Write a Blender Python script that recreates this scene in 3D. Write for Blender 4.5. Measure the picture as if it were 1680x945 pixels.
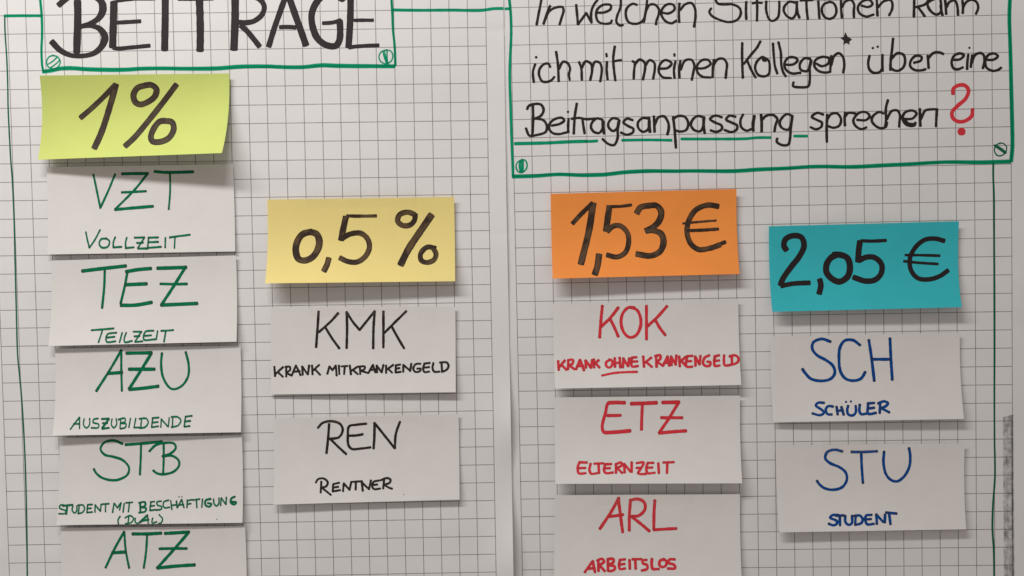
import bpy, math, random
from mathutils import Vector, noise as mn

# ------------------------------------------------------------------ scene, camera, light
sc = bpy.context.scene
for o in list(bpy.data.objects): bpy.data.objects.remove(o)
COL = sc.collection
S = 0.00083            # metres per photo pixel on the wall plane
CX, CY = 840.0, 472.5
D = 1.30               # camera distance from the wall

cam_d = bpy.data.cameras.new('camera'); cam = bpy.data.objects.new('camera', cam_d); COL.objects.link(cam)
cam.location = (0, -D, 0); cam.rotation_euler = (math.radians(90), 0, 0)
cam_d.sensor_width = 36; cam_d.lens = 36 * D / (1680 * S)
cam_d.clip_start = 0.05; cam_d.clip_end = 50
sc.camera = cam

w = bpy.data.worlds.new('World'); sc.world = w; w.use_nodes = True
bg = w.node_tree.nodes['Background']; bg.inputs[0].default_value = (1.0, 0.90, 0.85, 1); bg.inputs[1].default_value = 0.30

def area(name, loc, target, sx, sy, power, col):
    l = bpy.data.lights.new(name, 'AREA'); l.shape = 'RECTANGLE'; l.size = sx; l.size_y = sy
    l.energy = power; l.color = col
    o = bpy.data.objects.new(name, l); COL.objects.link(o); o.location = loc
    o.rotation_euler = (Vector(target) - Vector(loc)).to_track_quat('-Z', 'Y').to_euler()
    return o
# the room's ceiling strip light, above and to the left of the sheets
area('ceiling_light', (-1.2, -1.3, 1.75), (-1.2, -0.55, 0.48), 2.3, 0.20, 54, (1.0, 0.985, 0.965))

sc.view_settings.view_transform = 'Standard'; sc.view_settings.look = 'None'
sc.view_settings.exposure = 0.04; sc.view_settings.gamma = 1.0
sc.render.resolution_x = 1024; sc.render.resolution_y = 576
sc.render.engine = 'CYCLES'

# ------------------------------------------------------------------ helpers
def W3(px, py, d):
    """point seen at photo pixel (px,py) when it stands d metres proud of the wall plane"""
    k = (D - d) / D
    return Vector(((px - CX) * S * k, -d, (CY - py) * S * k))
def lerp(a, b, t): return a + (b - a) * t
def table(tab, x):
    if x <= tab[0][0]: a, b = tab[0], tab[1]
    elif x >= tab[-1][0]: a, b = tab[-2], tab[-1]
    else:
        for a, b in zip(tab, tab[1:]):
            if a[0] <= x <= b[0]: break
    return a[1] + (b[1] - a[1]) * (x - a[0]) / (b[0] - a[0])
def empty(name, loc, label, cat, group=None):
    o = bpy.data.objects.new(name, None); COL.objects.link(o); o.location = loc
    o.empty_display_size = 0.03
    o['label'] = label; o['category'] = cat
    if group: o['group'] = group
    return o
def mesh_obj(name, verts, faces, mat, parent=None, uvs=None, smooth=False):
    m = bpy.data.meshes.new(name)
    off = parent.location if parent else Vector((0, 0, 0))
    m.from_pydata([tuple(Vector(v) - off) for v in verts], [], faces); m.update()
    if uvs:
        ul = m.uv_layers.new(name='UVMap')
        for lp in m.loops: ul.data[lp.index].uv = uvs[lp.vertex_index]
    if smooth: m.polygons.foreach_set('use_smooth', [True] * len(m.polygons))
    m.materials.append(mat)
    o = bpy.data.objects.new(name, m); COL.objects.link(o)
    if parent: o.parent = parent
    return o
def nz(x, y, z=0.0): return mn.noise(Vector((x, y, z)))

# ------------------------------------------------------------------ materials
def new_mat(name):
    m = bpy.data.materials.new(name); m.use_nodes = True
    nt = m.node_tree; nt.nodes.clear()
    out = nt.nodes.new('ShaderNodeOutputMaterial')
    return m, nt, out
def N(nt, t, **kw):
    n = nt.nodes.new(t)
    for k, v in kw.items():
        if k.startswith('i_'):
            key = k[2:]; n.inputs[int(key) if key.isdigit() else key].default_value = v
        else: setattr(n, k, v)
    return n
def math_n(nt, op, a, b=None, clamp=False):
    n = nt.nodes.new('ShaderNodeMath'); n.operation = op; n.use_clamp = clamp
    for i, v in enumerate((a, b)):
        if v is None: continue
        if isinstance(v, (int, float)): n.inputs[i].default_value = v
        else: nt.links.new(v, n.inputs[i])
    return n.outputs[0]
def mixc(nt, fac, a, b, mode='MIX'):
    n = nt.nodes.new('ShaderNodeMix'); n.data_type = 'RGBA'; n.blend_type = mode
    for idx, v in ((0, fac), (6, a), (7, b)):
        if isinstance(v, (int, float)): n.inputs[idx].default_value = v
        elif isinstance(v, tuple): n.inputs[idx].default_value = (*v, 1)
        else: nt.links.new(v, n.inputs[idx])
    return n.outputs[2]
def ramp(nt, x, lo, hi):
    n = nt.nodes.new('ShaderNodeMapRange'); n.interpolation_type = 'SMOOTHSTEP'
    n.inputs[1].default_value = lo; n.inputs[2].default_value = hi
    nt.links.new(x, n.inputs[0]); return n.outputs[0]

def paper_colour(nt, base, mottle=0.05, scale=9.0):
    """faint cloudiness of real paper stock"""
    tc = N(nt, 'ShaderNodeTexCoord')
    n1 = N(nt, 'ShaderNodeTexNoise', i_Scale=scale, i_Detail=4.0, i_Roughness=0.6)
    n2 = N(nt, 'ShaderNodeTexNoise', i_Scale=420.0, i_Detail=3.0)
    nt.links.new(tc.outputs['Object'], n1.inputs['Vector']); nt.links.new(tc.outputs['Object'], n2.inputs['Vector'])
    f = math_n(nt, 'MULTIPLY', n1.outputs['Fac'], 1.0)
    dark = tuple(c * (1 - mottle * 1.6) for c in base)
    c = mixc(nt, ramp(nt, f, 0.3, 0.7), dark, base)
    c = mixc(nt, math_n(nt, 'MULTIPLY', n2.outputs['Fac'], 0.05), c, (0.0, 0.0, 0.0))
    return c, n2.outputs['Fac'], n1.outputs['Fac']

def principled(nt, out, col, rough=0.75, spec=0.25, bump=None, bs=0.05, bd=0.0003):
    p = N(nt, 'ShaderNodeBsdfPrincipled'); p.inputs['Roughness'].default_value = rough
    p.inputs['Specular IOR Level'].default_value = spec
    if isinstance(col, tuple): p.inputs['Base Color'].default_value = (*col, 1)
    else: nt.links.new(col, p.inputs['Base Color'])
    if bump is not None:
        b = N(nt, 'ShaderNodeBump'); b.inputs['Strength'].default_value = bs; b.inputs['Distance'].default_value = bd
        nt.links.new(bump, b.inputs['Height']); nt.links.new(b.outputs[0], p.inputs['Normal'])
    if out: nt.links.new(p.outputs[0], out.inputs[0])
    return p

def mat_grid_paper():
    m, nt, out = new_mat('squared_flipchart_paper')
    c, fine, cloud = paper_colour(nt, (0.78, 0.765, 0.755), 0.03, 6.0)
    uv = N(nt, 'ShaderNodeUVMap', uv_map='UVMap'); sep = N(nt, 'ShaderNodeSeparateXYZ'); nt.links.new(uv.outputs[0], sep.inputs[0])
    u, v = sep.outputs[0], sep.outputs[1]
    def line(t, hw):
        a = math_n(nt, 'ADD', t, 0.5); f = math_n(nt, 'FRACT', a); f = math_n(nt, 'SUBTRACT', f, 0.5); f = math_n(nt, 'ABSOLUTE', f)
        r = ramp(nt, f, hw * 0.55, hw * 1.45)
        return math_n(nt, 'SUBTRACT', 1.0, r)
    lu, lv = line(u, 0.0195), line(v, 0.0195)
    ins = math_n(nt, 'MULTIPLY', math_n(nt, 'GREATER_THAN', u, -0.03), math_n(nt, 'LESS_THAN', u, 27.03))
    l = math_n(nt, 'MULTIPLY', math_n(nt, 'MAXIMUM', lu, lv), ins)
    # print density varies a little over the sheet
    pn = N(nt, 'ShaderNodeTexNoise', i_Scale=1.7, i_Detail=3.0); nt.links.new(uv.outputs[0], pn.inputs['Vector'])
    dens = math_n(nt, 'ADD', math_n(nt, 'MULTIPLY', pn.outputs['Fac'], 0.5), 0.55)
    c = mixc(nt, math_n(nt, 'MULTIPLY', l, dens, True), c, (0.115, 0.092, 0.087))
    principled(nt, out, c, 0.62, 0.3, fine, 0.25, 0.0003)
    return m
def mat_card(name, base, mottle=0.03, rough=0.7):
    m, nt, out = new_mat(name)
    c, fine, _ = paper_colour(nt, base, mottle, 14.0)
    principled(nt, out, c, rough, 0.2, fine, 0.25, 0.0003)
    return m
def mat_ink(name, ink, tint, opacity=0.8, streak=0.15, edge=0.25, pale=None, thin=None, ends=0.0):
    """felt marker: part pigment, part see-through dye; darker where the ink pooled at the rim"""
    m, nt, out = new_mat(name)
    uv = N(nt, 'ShaderNodeUVMap', uv_map='UVMap'); sep = N(nt, 'ShaderNodeSeparateXYZ'); nt.links.new(uv.outputs[0], sep.inputs[0])
    mp = N(nt, 'ShaderNodeMapping'); mp.inputs['Scale'].default_value = (0.018, 5.5, 1.0)
    nt.links.new(uv.outputs[0], mp.inputs['Vector'])
    st = N(nt, 'ShaderNodeTexNoise', i_Scale=1.6, i_Detail=3.0, i_Roughness=0.6); nt.links.new(mp.outputs[0], st.inputs['Vector'])
    mp2 = N(nt, 'ShaderNodeMapping'); mp2.inputs['Scale'].default_value = (0.035, 0.8, 1.0); nt.links.new(uv.outputs[0], mp2.inputs['Vector'])
    bl = N(nt, 'ShaderNodeTexNoise', i_Scale=1.2, i_Detail=3.0); nt.links.new(mp2.outputs[0], bl.inputs['Vector'])
    d = math_n(nt, 'ABSOLUTE', math_n(nt, 'SUBTRACT', sep.outputs[1], 0.5))
    rim = ramp(nt, d, 0.30, 0.48)
    amt = math_n(nt, 'MULTIPLY', math_n(nt, 'ADD', math_n(nt, 'MULTIPLY', ramp(nt, st.outputs['Fac'], 0.35, 0.65), 0.8), 0.3), ramp(nt, bl.outputs['Fac'], 0.42, 0.66))
    amt = math_n(nt, 'MULTIPLY', amt, math_n(nt, 'SUBTRACT', 1.0, math_n(nt, 'MULTIPLY', rim, 0.7)), True)
    light = pale if pale else tuple(min(1, c * 1.6 + 0.01) for c in ink)
    c = mixc(nt, math_n(nt, 'MULTIPLY', bl.outputs['Fac'], 0.8), ink, light)
    if thin: c = mixc(nt, math_n(nt, 'MULTIPLY', amt, 0.95, True), c, thin)
    if ends:
        # the pen rests where it is set down and lifted, and the ink pools dark there
        u2 = N(nt, 'ShaderNodeUVMap', uv_map='Ends'); s2 = N(nt, 'ShaderNodeSeparateXYZ'); nt.links.new(u2.outputs[0], s2.inputs[0])
        e_ = math_n(nt, 'SUBTRACT', 1.0, ramp(nt, math_n(nt, 'ADD', s2.outputs[0], math_n(nt, 'MULTIPLY', bl.outputs['Fac'], 4.0)), 0.5, 7.0))
        c = mixc(nt, math_n(nt, 'MULTIPLY', e_, ends), c, (0.035, 0.033, 0.035))
    c = mixc(nt, math_n(nt, 'MULTIPLY', rim, edge), c, tuple(x * 0.35 for x in ink))
    p = principled(nt, None, c, 0.6, 0.12)
    tr = N(nt, 'ShaderNodeBsdfTransparent'); tr.inputs[0].default_value = (*tint, 1)
    mx = N(nt, 'ShaderNodeMixShader')
    op = math_n(nt, 'SUBTRACT', opacity, math_n(nt, 'MULTIPLY', amt, streak), True)
    nt.links.new(op, mx.inputs[0]); nt.links.new(tr.outputs[0], mx.inputs[1]); nt.links.new(p.outputs[0], mx.inputs[2])
    nt.links.new(mx.outputs[0], out.inputs[0])
    return m
def mat_tape():
    m, nt, out = new_mat('clear_tape')
    tr = N(nt, 'ShaderNodeBsdfTransparent'); tr.inputs[0].default_value = (0.99, 0.987, 0.98, 1)
    p = principled(nt, None, (0.8, 0.79, 0.76), 0.3, 0.4)
    mx = N(nt, 'ShaderNodeMixShader'); mx.inputs[0].default_value = 0.03
    nt.links.new(tr.outputs[0], mx.inputs[1]); nt.links.new(p.outputs[0], mx.inputs[2]); nt.links.new(mx.outputs[0], out.inputs[0])
    return m
def mat_smudge():
    m, nt, out = new_mat('rubbed_graphite')
    uv = N(nt, 'ShaderNodeUVMap', uv_map='UVMap'); sep = N(nt, 'ShaderNodeSeparateXYZ'); nt.links.new(uv.outputs[0], sep.inputs[0])
    mp = N(nt, 'ShaderNodeMapping'); mp.inputs['Scale'].default_value = (1.0, 0.35, 1.0); nt.links.new(uv.outputs[0], mp.inputs['Vector'])
    a = N(nt, 'ShaderNodeTexNoise', i_Scale=0.22, i_Detail=5.0, i_Roughness=0.65); nt.links.new(mp.outputs[0], a.inputs['Vector'])
    b = N(nt, 'ShaderNodeTexNoise', i_Scale=0.07, i_Detail=3.0); nt.links.new(uv.outputs[0], b.inputs['Vector'])
    core = math_n(nt, 'SUBTRACT', 1.0, ramp(nt, math_n(nt, 'ABSOLUTE', math_n(nt, 'SUBTRACT', sep.outputs[0], 9.0)), 7.2, 10.0))
    f = math_n(nt, 'ADD', math_n(nt, 'MULTIPLY', ramp(nt, a.outputs['Fac'], 0.36, 0.74), 0.30), 0.15)
    f = math_n(nt, 'ADD', f, math_n(nt, 'MULTIPLY', math_n(nt, 'SUBTRACT', b.outputs['Fac'], 0.5), 0.7))
    # the rubbed stripe is heaviest along the last printed line
    d2 = math_n(nt, 'ABSOLUTE', math_n(nt, 'SUBTRACT', sep.outputs[0], 15.0))
    f = math_n(nt, 'ADD', f, math_n(nt, 'MULTIPLY', math_n(nt, 'SUBTRACT', 1.0, ramp(nt, d2, 0.4, 2.4)), 0.22))
    f = math_n(nt, 'MULTIPLY', f, core, True)
    p = principled(nt, None, (0.05, 0.048, 0.06), 0.7, 0.2)
    tr = N(nt, 'ShaderNodeBsdfTransparent'); mx = N(nt, 'ShaderNodeMixShader')
    nt.links.new(f, mx.inputs[0]); nt.links.new(tr.outputs[0], mx.inputs[1]); nt.links.new(p.outputs[0], mx.inputs[2]); nt.links.new(mx.outputs[0], out.inputs[0])
    return m

M_GRID = mat_grid_paper()
M_WHITE = mat_card('white_card_stock', (0.785, 0.757, 0.728), 0.03)
M_LIME = mat_card('lime_card_stock', (0.625, 0.70, 0.19), 0.03)
M_YELLOW = mat_card('yellow_card_stock', (0.89, 0.735, 0.275), 0.03)
M_ORANGE = mat_card('orange_card_stock', (0.96, 0.32, 0.066), 0.04)
M_TEAL = mat_card('turquoise_card_stock', (0.042, 0.51, 0.565), 0.04)
BLACK = (0.020, 0.015, 0.016)
K_TITLE = mat_ink('black_broad_marker', (0.027,0.020,0.022), (0.3, 0.25, 0.25), 0.985, 0.08, 0.5, (0.058, 0.045, 0.048))
K_TEXT = mat_ink('black_marker', (0.022, 0.014, 0.013), (0.25, 0.2, 0.2), 0.97, 0.12, 0.3, (0.044, 0.030, 0.027))
K_BRUSH = mat_ink('black_brush_marker', (0.034, 0.020, 0.014), (0.34, 0.27, 0.22), 0.94, 0.62, 0.6, (0.062, 0.042, 0.030), thin=(0.27, 0.18, 0.10))
K_SOLID = mat_ink('black_brush_marker_wet', (0.022, 0.014, 0.015), (0.25, 0.25, 0.25), 0.98, 0.2, 0.5, (0.034, 0.023, 0.024))
K_LIME = mat_ink('black_brush_marker_brownish', (0.042, 0.026, 0.022), (0.34, 0.27, 0.22), 0.97, 0.38, 0.55, (0.075, 0.05, 0.04), thin=(0.14, 0.11, 0.06))
G_LINE = mat_ink('green_marker', (0.0, 0.33, 0.17), (0.10, 0.70, 0.50), 0.42, 0.2, 0.5, (0.004, 0.42, 0.23))
G_DARK = mat_ink('dark_green_marker', (0.006, 0.13, 0.062), (0.10, 0.48, 0.34), 0.72, 0.2, 0.35, (0.012, 0.20, 0.10))
G_CARD = mat_ink('green_fine_marker', (0.0, 0.125, 0.05), (0.05, 0.40, 0.22), 0.86, 0.25, 0.5, (0.0, 0.30, 0.13), ends=0.6)
R_INK = mat_ink('red_marker', (0.70, 0.030, 0.048), (0.9, 0.14, 0.18), 0.93, 0.2, 0.35, (0.86, 0.07, 0.085), ends=0.25)
B_INK = mat_ink('blue_marker', (0.002, 0.042, 0.22), (0.1, 0.2, 0.5), 0.92, 0.15, 0.4, (0.002, 0.11, 0.43), ends=0.75)
M_TAPE = mat_tape()
M_SMUDGE = mat_smudge()
mw, ntw, outw = new_mat('plain_wall_paint')
cw, fw, _ = paper_colour(ntw, (0.62, 0.60, 0.57), 0.05, 5.0); principled(ntw, outw, cw, 0.8, 0.2, fw, 0.3, 0.0006)

# ------------------------------------------------------------------ the wall behind
WX0, WX1, WZ0, WZ1 = -1.6, 1.6, -1.0, 1.2
wall = mesh_obj('wall', [(WX0, 0.004, WZ0), (WX1, 0.004, WZ0), (WX1, 0.004, WZ1), (WX0, 0.004, WZ1),
                         (WX0, 0.08, WZ0), (WX1, 0.08, WZ0), (WX1, 0.08, WZ1), (WX0, 0.08, WZ1)],
                [(0, 1, 2, 3), (5, 4, 7, 6), (4, 0, 3, 7), (1, 5, 6, 2), (3, 2, 6, 7), (4, 5, 1, 0)], mw)
wall['kind'] = 'structure'

# ------------------------------------------------------------------ surfaces that carry ink
def solidify(V, UV, F, ring, t):
    """give a sheet its thickness: a back face and a rim with vertices of their own, so the rim shades as a crisp edge"""
    nV = len(V); th = Vector((0, t, 0))
    front = list(F)
    V += [v + th for v in V]; UV += [(-5, -5)] * nV
    F += [tuple(reversed([a + nV for a in f])) for f in front]
    b = len(V); k = len(ring)
    V += [V[i].copy() for i in ring] + [V[i] + th for i in ring]; UV += [(-5, -5)] * (2 * k)
    for i in range(k):
        j = (i + 1) % k; F.append((b + i, b + j, b + k + j, b + k + i))

class Sheet:
    """a squared flipchart sheet; rows and columns follow the printed grid of the real one"""
    def __init__(s, xl, xr, yl, yr, base, seed, bulge=None):
        s.xl, s.xr, s.yl, s.yr, s.base, s.seed, s.bulge = xl, xr, yl, yr, base, seed, bulge
    def px(s, u, n):
        y = lerp(table(s.yl, n), table(s.yr, n), u / 27)
        x = lerp(table(s.xl, y), table(s.xr, y), u / 27)
        return x, y
    def depth(s, x, y):
        d = 0.0011 * nz(x / 260, y / 130, s.seed) + 0.00035 * nz(x / 90, y / 55, s.seed + 9)
        d += 0.0006 * nz(x / 700, y / 48, s.seed + 5) * (0.35 + 0.65 * abs(nz(x / 300, y / 300, s.seed + 3)) * 2)
        d *= 1 - 0.75 * math.exp(-((x - 832) / 55.0) ** 2)      # the sheets lie flat where they overlap
        if s.bulge: d += s.bulge(x, y)
        return s.base + d
    def place(s, x, y, eps=0.0): return W3(x, y, s.depth(x, y) + eps)
    def build(s, root, u0, u1, n0, n1, mat, k=6):
        nu, nn = int((u1 - u0) * k), int((n1 - n0) * k)
        V, UV, F = [], [], []
        for j in range(nn + 1):
            for i in range(nu + 1):
                u, n = lerp(u0, u1, i / nu), lerp(n0, n1, j / nn)
                x, y = s.px(u, n); V.append(s.place(x, y)); UV.append((u, n))
        def I(i, j): return j * (nu + 1) + i
        for j in range(nn):
            for i in range(nu): F.append((I(i, j), I(i, j + 1), I(i + 1, j + 1), I(i + 1, j)))
        ring = [I(i, 0) for i in range(nu)] + [I(nu, j) for j in range(nn)] + [I(i, nn) for i in range(nu, 0, -1)] + [I(0, j) for j in range(nn, 0, -1)]
        solidify(V, UV, F, ring, 0.00025)
        return mesh_obj('paper', V, F, mat, root, UV, True)

class Card:
    def __init__(s, tl, tr, br, bl, lift_bl, lift_br, power=2.0, base=0.0030, bow=0.0, top=0.003):
        s.c = (tl, tr, br, bl); s.lbl, s.lbr, s.p, s.base, s.bow, s.top = lift_bl, lift_br, power, base, bow, (top if isinstance(top, tuple) else (top, top))
        s.seed = tl[0] * 0.37 + tl[1] * 0.11
        def true(p, d): k = (D - d) / D; return (CX + (p[0] - CX) * k, CY + (p[1] - CY) * k)
        s.t = (true(tl, s.dep(0, 0)), true(tr, s.dep(1, 0)), true(br, s.dep(1, 1)), true(bl, s.dep(0, 1)))
    def dep(s, u, v):
        l = lerp(s.lbl, s.lbr, u) * max(v, 0.0) ** s.p
        return s.base + l + s.bow * math.sin(math.pi * min(max(u, 0), 1)) * max(v, 0) + lerp(s.top[0], s.top[1], u) * max(1 - v, 0.0) ** 2 \
            + 0.0004 * nz(u * 2.3, v * 1.6, s.seed)
    def flat(s, u, v):
        a = s.t
        return (lerp(lerp(a[0][0], a[1][0], u), lerp(a[3][0], a[2][0], u), v),
                lerp(lerp(a[0][1], a[1][1], u), lerp(a[3][1], a[2][1], u), v))
    def world(s, u, v, extra=0.0):
        x, y = s.flat(u, v)
        return Vector(((x - CX) * S, -(s.dep(u, v) + extra), (CY - y) * S))
    def inv(s, x, y):
        u = v = 0.5
        for _ in range(12):
            fx, fy = s.flat(u, v)
            e = 1e-3
            ax, ay = s.flat(u + e, v); bx, by = s.flat(u, v + e)
            a, b, c, d = (ax - fx) / e, (bx - fx) / e, (ay - fy) / e, (by - fy) / e
            det = a * d - b * c; rx, ry = x - fx, y - fy
            du, dv = (rx * d - b * ry) / det, (a * ry - c * rx) / det
            u += du; v += dv
            if abs(du) + abs(dv) < 1e-6: break
        return u, v
    def place(s, x, y, eps=0.0):
        d = s.base + 0.3 * (s.lbl + s.lbr) / 2
        for _ in range(8):
            k = (D - d) / D
            u, v = s.inv(CX + (x - CX) * k, CY + (y - CY) * k)
            d = s.dep(u, v)
        return s.world(u, v, eps)
    def build(s, root, mat, nu=40, nv=28):
        V, F, UV = [], [], []
        for j in range(nv + 1):
            for i in range(nu + 1):
                V.append(s.world(i / nu, j / nv)); UV.append((i / nu, j / nv))
        def I(i, j): return j * (nu + 1) + i
        for j in range(nv):
            for i in range(nu): F.append((I(i, j), I(i, j + 1), I(i + 1, j + 1), I(i + 1, j)))
        ring = [I(i, 0) for i in range(nu)] + [I(nu, j) for j in range(nv)] + [I(i, nv) for i in range(nu, 0, -1)] + [I(0, j) for j in range(nv, 0, -1)]
        solidify(V, UV, F, ring, 0.0004)
        o = mesh_obj('paper', V, F, mat, root, UV, True)
        return o

# ------------------------------------------------------------------ marker strokes
def smooth_path(P, step=1.3):
    out = []
    n = len(P)
    if n == 2:
        L = math.dist(P[0], P[1]); k = max(2, int(L / step))
        return [(lerp(P[0][0], P[1][0], i / k), lerp(P[0][1], P[1][1], i / k)) for i in range(k + 1)]
    for i in range(n - 1):
        p0 = P[max(i - 1, 0)]; p1 = P[i]; p2 = P[i + 1]; p3 = P[min(i + 2, n - 1)]
        L = math.dist(p1, p2); k = max(2, int(L / step))
        # centripetal Catmull-Rom keeps short segments from looping
        def tj(t, a, b): return t + max(math.dist(a, b), 1e-4) ** 0.5
        if i == 0: p0 = (2 * p1[0] - p2[0], 2 * p1[1] - p2[1])
        if i == n - 2: p3 = (2 * p2[0] - p1[0], 2 * p2[1] - p1[1])
        t0 = 0; t1 = tj(t0, p0, p1); t2 = tj(t1, p1, p2); t3 = tj(t2, p2, p3)
        for q in range(k if i < n - 2 else k + 1):
            t = lerp(t1, t2, q / k); r = []
            for ax in (0, 1):
                A1 = (t1 - t) / (t1 - t0) * p0[ax] + (t - t0) / (t1 - t0) * p1[ax]
                A2 = (t2 - t) / (t2 - t1) * p1[ax] + (t - t1) / (t2 - t1) * p2[ax]
                A3 = (t3 - t) / (t3 - t2) * p2[ax] + (t - t2) / (t3 - t2) * p3[ax]
                B1 = (t2 - t) / (t2 - t0) * A1 + (t - t0) / (t2 - t0) * A2
                B2 = (t3 - t) / (t3 - t1) * A2 + (t - t1) / (t3 - t1) * A3
                r.append((t2 - t) / (t2 - t1) * B1 + (t - t1) / (t2 - t1) * B2)
            out.append(tuple(r))
    return out

class Ink:
    def __init__(s, surf): s.surf = surf; s.V = []; s.F = []; s.UV = []; s.E = []; s.k = 0; s.seed = 0.0
    def stroke(s, P, wv, wh, cap=0.75, rough=0.05):
        s.k += 1; s.seed += 7.31
        C = smooth_path(P)
        n = len(C)
        T = []
        for i in range(n):
            a, b = C[max(i - 1, 0)], C[min(i + 1, n - 1)]
            L = math.dist(a, b) or 1; T.append(((b[0] - a[0]) / L, (b[1] - a[1]) / L))
        r = max(1, int(0.35 * max(wv, wh) / 1.3))
        T2 = []
        for i in range(n):
            sx = sy = 0
            for j in range(max(0, i - r), min(n, i + r + 1)): sx += T[j][0]; sy += T[j][1]
            L = math.hypot(sx, sy) or 1; T2.append((sx / L, sy / L))
        rows = []
        acc = 0.0
        def wid(t, a):
            w_ = math.hypot(wv * t[1], wh * t[0])
            return w_ * (1 + rough * 1.6 * nz(a / 9.0, s.seed) + rough * nz(a / 2.6, s.seed, 4.0))
        # rounded start
        t = T2[0]; w0 = wid(t, 0); K = 5
        for q in range(K):
            f = 1 - q / K
            rows.append((C[0][0] - t[0] * f * w0 * 0.5 * cap, C[0][1] - t[1] * f * w0 * 0.5 * cap, t, w0 * (1 - f ** 2.6) ** 0.5 if f < 1 else w0 * 0.06, -f * w0 * 0.5 * cap))
        for i in range(n):
            if i: acc += math.dist(C[i - 1], C[i])
            rows.append((C[i][0], C[i][1], T2[i], wid(T2[i], acc), acc))
        t = T2[-1]; w1 = wid(t, acc)
        for q in range(1, K + 1):
            f = q / K
            rows.append((C[-1][0] + t[0] * f * w1 * 0.5 * cap, C[-1][1] + t[1] * f * w1 * 0.5 * cap, t, w1 * (1 - f ** 2.6) ** 0.5 if f < 1 else w1 * 0.06, acc + f * w1 * 0.5 * cap))
        base = len(s.V); e0 = 0.00012 + s.k * 0.000005
        for (x, y, t, w_, a) in rows:
            nx, ny = -t[1], t[0]
            jl = 0.12 * rough / 0.05 * nz(a / 3.1, s.seed, 1.7); jr = 0.12 * rough / 0.05 * nz(a / 3.1, s.seed, 8.2)
            e = e0 + a * 2e-8; d_ = max(0.0, min(a, acc - a)); s.E += [(d_, 0), (d_, 0)]
            s.V.append(s.surf.place(x + nx * (w_ / 2 + jl), y + ny * (w_ / 2 + jl), e)); s.UV.append((a + s.seed * 13, 0.0))
            s.V.append(s.surf.place(x - nx * (w_ / 2 + jr), y - ny * (w_ / 2 + jr), e)); s.UV.append((a + s.seed * 13, 1.0))
        for i in range(len(rows) - 1):
            b = base + 2 * i; s.F.append((b, b + 1, b + 3, b + 2))
    def dot(s, x, y, rx, ry=None):
        ry = ry or rx; s.k += 1; s.seed += 3.1; e = 0.00012 + s.k * 0.000005
        c = len(s.V); s.V.append(s.surf.place(x, y, e)); s.UV.append((s.seed, 0.5)); n = 18; s.E += [(2, 0)] * (n + 1)
        for i in range(n):
            a = 2 * math.pi * i / n; k = 1 + 0.12 * nz(math.cos(a) * 1.3 + s.seed, math.sin(a) * 1.3)
            s.V.append(s.surf.place(x + rx * k * math.cos(a), y + ry * k * math.sin(a), e)); s.UV.append((s.seed + math.cos(a), 0.5 + 0.4 * math.sin(a)))
        for i in range(n): s.F.append((c, c + 1 + (i + 1) % n, c + 1 + i))
    def poly(s, P):
        s.k += 1; e = 0.00012 + s.k * 0.000005
        c = len(s.V); mx = sum(p[0] for p in P) / len(P); my = sum(p[1] for p in P) / len(P)
        s.V.append(s.surf.place(mx, my, e)); s.UV.append((0, 0.5)); s.E += [(9, 0)] * (len(P) + 1)
        for p in P: s.V.append(s.surf.place(p[0], p[1], e)); s.UV.append((p[0] * 0.1, 0.5))
        for i in range(len(P)): s.F.append((c, c + 1 + (i + 1) % len(P), c + 1 + i))
    def build(s, name, mat, parent):
        o = mesh_obj(name, s.V, s.F, mat, parent, s.UV)
        ul = o.data.uv_layers.new(name='Ends')
        for lp in o.data.loops: ul.data[lp.index].uv = s.E[lp.vertex_index]
        return o

def parse(txt, ox, oy, sc_):
    return [(ox + float(a) / sc_, oy + float(b) / sc_) for a, b in (q.split(',') for q in txt.split())]
def write(surf, parent, name, mat, ox, oy, wv, wh, txt, sc_=5.25, cap=0.75, rough=0.085, gap=32):
    """txt: strokes split by ';' — smooth by default, '/' = straight pieces, '*x,y r' = dot, '#' = filled shape, '~w' = own width.
    Strokes nearer to each other than gap make one letter or word, and each of those is an object"""
    items = []
    for raw in txt.split(';'):
        q = raw.strip()
        if not q: continue
        k_ = 1.10 if (gap == 75 or wv >= 44) else 1.09 if mat in (B_INK, R_INK) else 0.95 if wv <= 15 or wv == 20 else 1.03
        a, b = wv * k_ / sc_, wh * k_ / sc_
        if q[0] == '~':
            head, q = q.split(' ', 1); a = b = float(head[1:]) / sc_
        if q[0] == '*':
            p, r = q[1:].split(); P = parse(p, ox, oy, sc_); items.append(('*', P, float(r) / sc_, 0))
        elif q[0] == '#': items.append(('#', parse(q[1:], ox, oy, sc_), 0, 0))
        elif q[0] == '/':
            P = parse(q[1:], ox, oy, sc_)
            for i in range(len(P) - 1): items.append(('s', [P[i], P[i + 1]], a, b))
        else: items.append(('s', parse(q, ox, oy, sc_), a, b))
    spans = sorted((min(p[0] for p in it[1]), max(p[0] for p in it[1]), k) for k, it in enumerate(items))
    groups, end = [], -1e9
    for x0, x1, k in spans:
        if x0 - end > gap / sc_: groups.append([])
        groups[-1].append(k); end = max(end, x1)
    for gi, g in enumerate(groups):
        ink = Ink(surf); ink.k = gi; ink.seed = 17.0 * gi + ox * 0.1
        for k in sorted(g):
            kind, P, a, b = items[k]
            if kind == '*': ink.dot(P[0][0], P[0][1], a)
            elif kind == '#': ink.poly(P)
            else: ink.stroke(P, a, b, cap, rough if max(a, b) < 6 else rough * 0.5)
        ink.build(name, mat, parent)

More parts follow.
